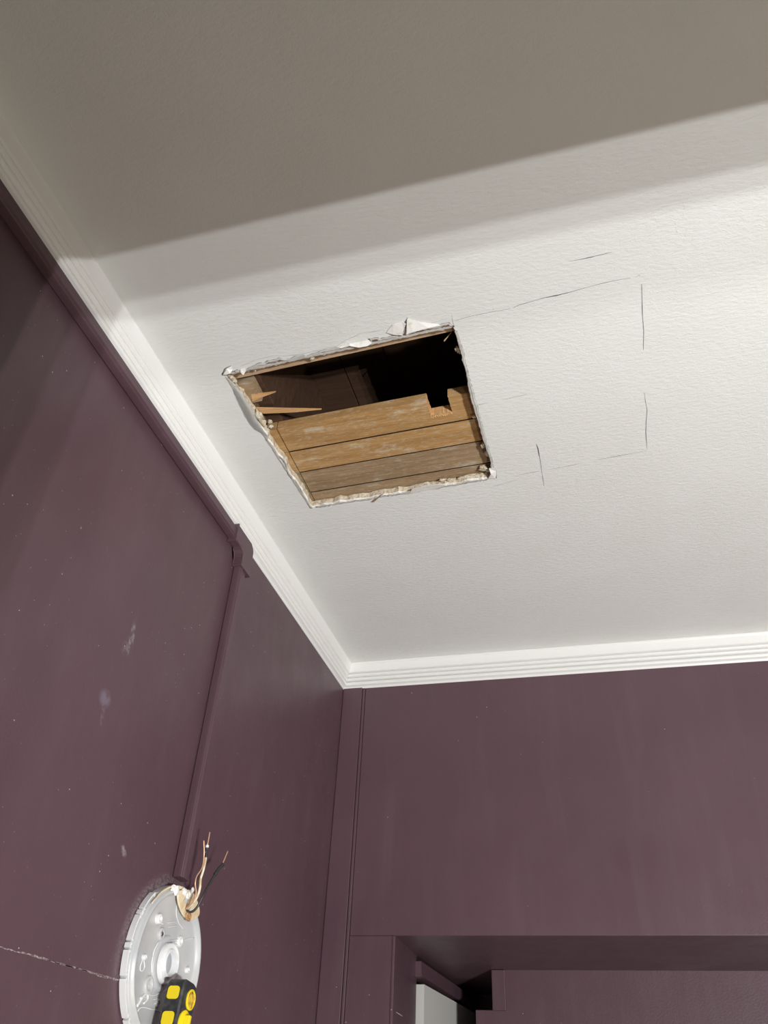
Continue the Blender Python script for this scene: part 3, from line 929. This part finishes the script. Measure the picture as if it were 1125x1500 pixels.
# ------------------------------------------------------------------ wires
cab = thing('electrical_cable', 'three stripped wires, copper, cream and black, sticking up out of the fixture pan', 'wires', onx(273, 1333, WX + .020))
def wire(pxs, r, mat, name, label=None, wob=0):
    P = catmull([onx(a, b_, WX + x) for a, b_, x in pxs], 8)
    bm = bmesh.new(); tube(bm, P, r, 10, wob)
    return keepw(newobj(name, bm, mat, smooth=True, label=label), cab)
wire([(272, 1332, .019), (279, 1325, .030), (285, 1316, .038), (287.5, 1306, .041), (286, 1295, .041), (288, 1284, .041), (295, 1273, .042), (298, 1262, .042), (299, 1248, .042), (298.5, 1231, .042)], .0011, M_COP, 'copper_wire', 'bare copper wire')
w1 = wire([(274, 1332, .019), (283, 1323, .031), (290, 1311, .037), (293, 1299, .039), (294, 1287, .039), (298, 1274, .040), (301, 1260, .041), (302.5, 1247, .041)], .0019, M_WWIRE, 'cream_wire', 'cream insulated wire')
P = catmull([onx(a, b_, WX + x) for a, b_, x in [(301.5, 1258, .043), (303, 1246, .043), (303.5, 1236, .042)]], 8)
def sub(bm, mat, name, parent):
    o = newobj(name, bm, mat, smooth=True)
    o.parent = parent
    return o
def subw(pxs, r, mat, name, parent, wob=0):
    P = catmull([onx(a, b_, WX + x) for a, b_, x in pxs], 6)
    bm = bmesh.new(); tube(bm, P, r, 8, wob)
    return sub(bm, mat, name, parent)
subw([(301.5, 1256, .0415), (303, 1246, .0415), (303.5, 1240, .0415)], .0020, M_BWIRE, 'tape_wrap', w1, .25)
subw([(303.3, 1241.5, .0415), (303.7, 1238, .0415)], .0026, M_PAPER, 'insulation_cuff', w1)
subw([(303.7, 1238, .0415), (305.5, 1229, .0415), (307.3, 1219, .0415)], .0011, M_COP, 'bare_tip', w1)
w2 = wire([(274, 1334, .020), (279, 1336, .030), (285, 1333, .036), (291, 1325, .041), (298, 1311, .046), (306, 1296, .049), (315, 1281, .050), (321, 1272, .050), (326, 1266, .050)], .0018, M_BWIRE, 'black_wire', 'black insulated wire')
subw([(315, 1281, .050), (321, 1272, .050), (326.5, 1266, .050)], .0025, M_BWIRE, 'frayed_jacket', w2, .3)
subw([(325, 1267.5, .050), (329, 1258, .050), (333.5, 1247, .050)], .0010, M_COP, 'bare_tip', w2)

# ------------------------------------------------------------------ black and yellow hand tool hanging in front of the pan
XT0, XT1 = WX + .032, WX + .058
def on_front(px, py): return onx(px, py, XT1)
a_top = on_front(271, 1437); a_bot = on_front(254, 1516); b_top = on_front(291, 1437)
ax = (a_top - a_bot); ax.x = 0
axn = ax.normalized()                      # long axis, up
wd = Vector((0, axn.z, -axn.y))            # across the front face, away from the camera
WID = abs((b_top - a_top).dot(wd)) + .003
LEN = .20
tool = thing('hand_tool', 'black rubber hand tool with yellow buttons and dials in front of the fixture pan', 'tool', (XT0, a_top.y, a_top.z - LEN))
def TL(x, u, v): return Vector((x, 0, 0)) + Vector((0, a_top.y, a_top.z)) + wd * u + axn * v
bm = bmesh.new()
out = []
rr = .012
for cx_, cy_, a0 in [(WID - rr, .004 - rr, 0), (rr * .7, .004 - rr * .7, 90)]:
    r_ = rr if a0 == 0 else rr * .7
    for i in range(6):
        t = (a0 + 90 * i / 5) * D
        out.append((cx_ + r_ * math.cos(t), cy_ + r_ * math.sin(t)))
out += [(0, -LEN), (WID, -LEN)]
prism(bm, [TL(XT0, u, v) for u, v in out], (XT1 - XT0, 0, 0), .0022)
keepw(newobj('body', bm, M_BLK), tool)
# rounded pads on the side that faces the camera
def pad(v0, v1, x0, x1, name='button'):
    bm = bmesh.new()
    pts = []
    rr = .0040
    for cx_, cy_, a0 in [(x1 - rr, v1 - rr, 0), (x0 + rr, v1 - rr, 90), (x0 + rr, v0 + rr, 180), (x1 - rr, v0 + rr, 270)]:
        for i in range(6):
            t = (a0 + 90 * i / 5) * D
            pts.append((cx_ + rr * math.cos(t), cy_ + rr * math.sin(t)))
    prism(bm, [TL(x, -.0014, v) for x, v in pts], wd * .004)
    keepw(newobj(name, bm, M_YEL, label='yellow button'), tool)
pad(-.0215, -.0060, XT0 + .004, XT1 - .005)
pad(-.0520, -.0360, XT0 + .004, XT1 - .005)
pad(-.0830, -.0670, XT0 + .004, XT1 - .005)
def dial(u, v, r, mat, rim=True, knob=False):
    bm = bmesh.new()
    o0 = TL(XT1 - .002, u, v)
    def ring(r_, x_): return [bm.verts.new(o0 + wd * (r_ * math.cos(2 * PI * i / 32)) + axn * (r_ * math.sin(2 * PI * i / 32)) + Vector((x_, 0, 0))) for i in range(32)]
    rg = [ring(r, 0), ring(r, .0035), ring(r * .86, .0042), ring(r * .82, .0028)]
    for A_, B_ in zip(rg, rg[1:]):
        for i in range(32): bm.faces.new((A_[i], A_[(i + 1) % 32], B_[(i + 1) % 32], B_[i]))
    bm.faces.new(rg[-1])
    o = keepw(newobj('dial', bm, M_YEL, label='yellow round dial'), tool)
    bm = bmesh.new()
    f = bm.faces.new([bm.verts.new(o0 + wd * (r * .80 * math.cos(2 * PI * i / 28)) + axn * (r * .80 * math.sin(2 * PI * i / 28)) + Vector((.0026, 0, 0))) for i in range(28)])
    ex = bmesh.ops.extrude_face_region(bm, geom=[f])
    for g in ex['geom']:
        if isinstance(g, bmesh.types.BMVert): g.co.x += .0006
    d_ = newobj('dial_face', bm, mat); d_.parent = o
    if knob:
        bm = bmesh.new()
        pts = [(-.003, -.014), (.004, -.014), (.0045, .010), (-.002, .010)]
        prism(bm, [o0 + Vector((.003, 0, 0)) + wd * a + axn * b_ for a, b_ in pts], (.008, 0, 0), .001)
        pts = [(.001, -.014), (.001, -.006), (.010, -.009), (.010, -.015)]
        prism(bm, [o0 + Vector((.003, 0, 0)) + wd * a + axn * b_ for a, b_ in pts], (.013, 0, 0), .001)
        k_ = newobj('dial_knob', bm, M_YEL); k_.parent = o
dial(WID * .62, -.0165, .0125, M_YEL2)
dial(WID * .46, -.0460, .0155, M_YEL, True, True)
dial(WID * .50, -.0820, .0140, M_YEL)

# ------------------------------------------------------------------ out of frame: the work light, and the stand of the added warm fill light
yl = lamp_y(.66)
wl = thing('work_light', 'black work light on a pole in the next room', 'lamp', (1.3, yl, 0))
bm = bmesh.new(); box(bm, (1.18, yl - .18, 1.10), (1.42, yl + .14, 1.12), .004)
keepw(newobj('tray', bm, M_LAMP), wl)
bm = bmesh.new(); box(bm, (1.285, yl - .015, .02), (1.315, yl + .015, 1.10))
keepw(newobj('pole', bm, M_LAMP), wl)
bm = bmesh.new(); box(bm, (1.12, yl - .18, 0), (1.48, yl + .18, .02), .004)
keepw(newobj('base', bm, M_LAMP), wl)
for (x, y_, r, e, cc) in BULBS:
    bm = bmesh.new(); box(bm, (x - .010, y_ - .010, 1.12), (x + .010, y_ + .010, ZL - r - .004), .001)
    keepw(newobj('socket', bm, M_DOOR), wl)
tl = thing('fill_light_stand', 'added warm fill light on an invented stand, unseen in the purple room', 'lamp', (.75, .30, 0))
bm = bmesh.new(); box(bm, (.60, .15, .0), (.90, .45, .02), .004)
keepw(newobj('base', bm, M_LAMP), tl)
bm = bmesh.new(); box(bm, (.735, .285, .02), (.765, .315, .51), .002)
keepw(newobj('pole', bm, M_LAMP), tl)
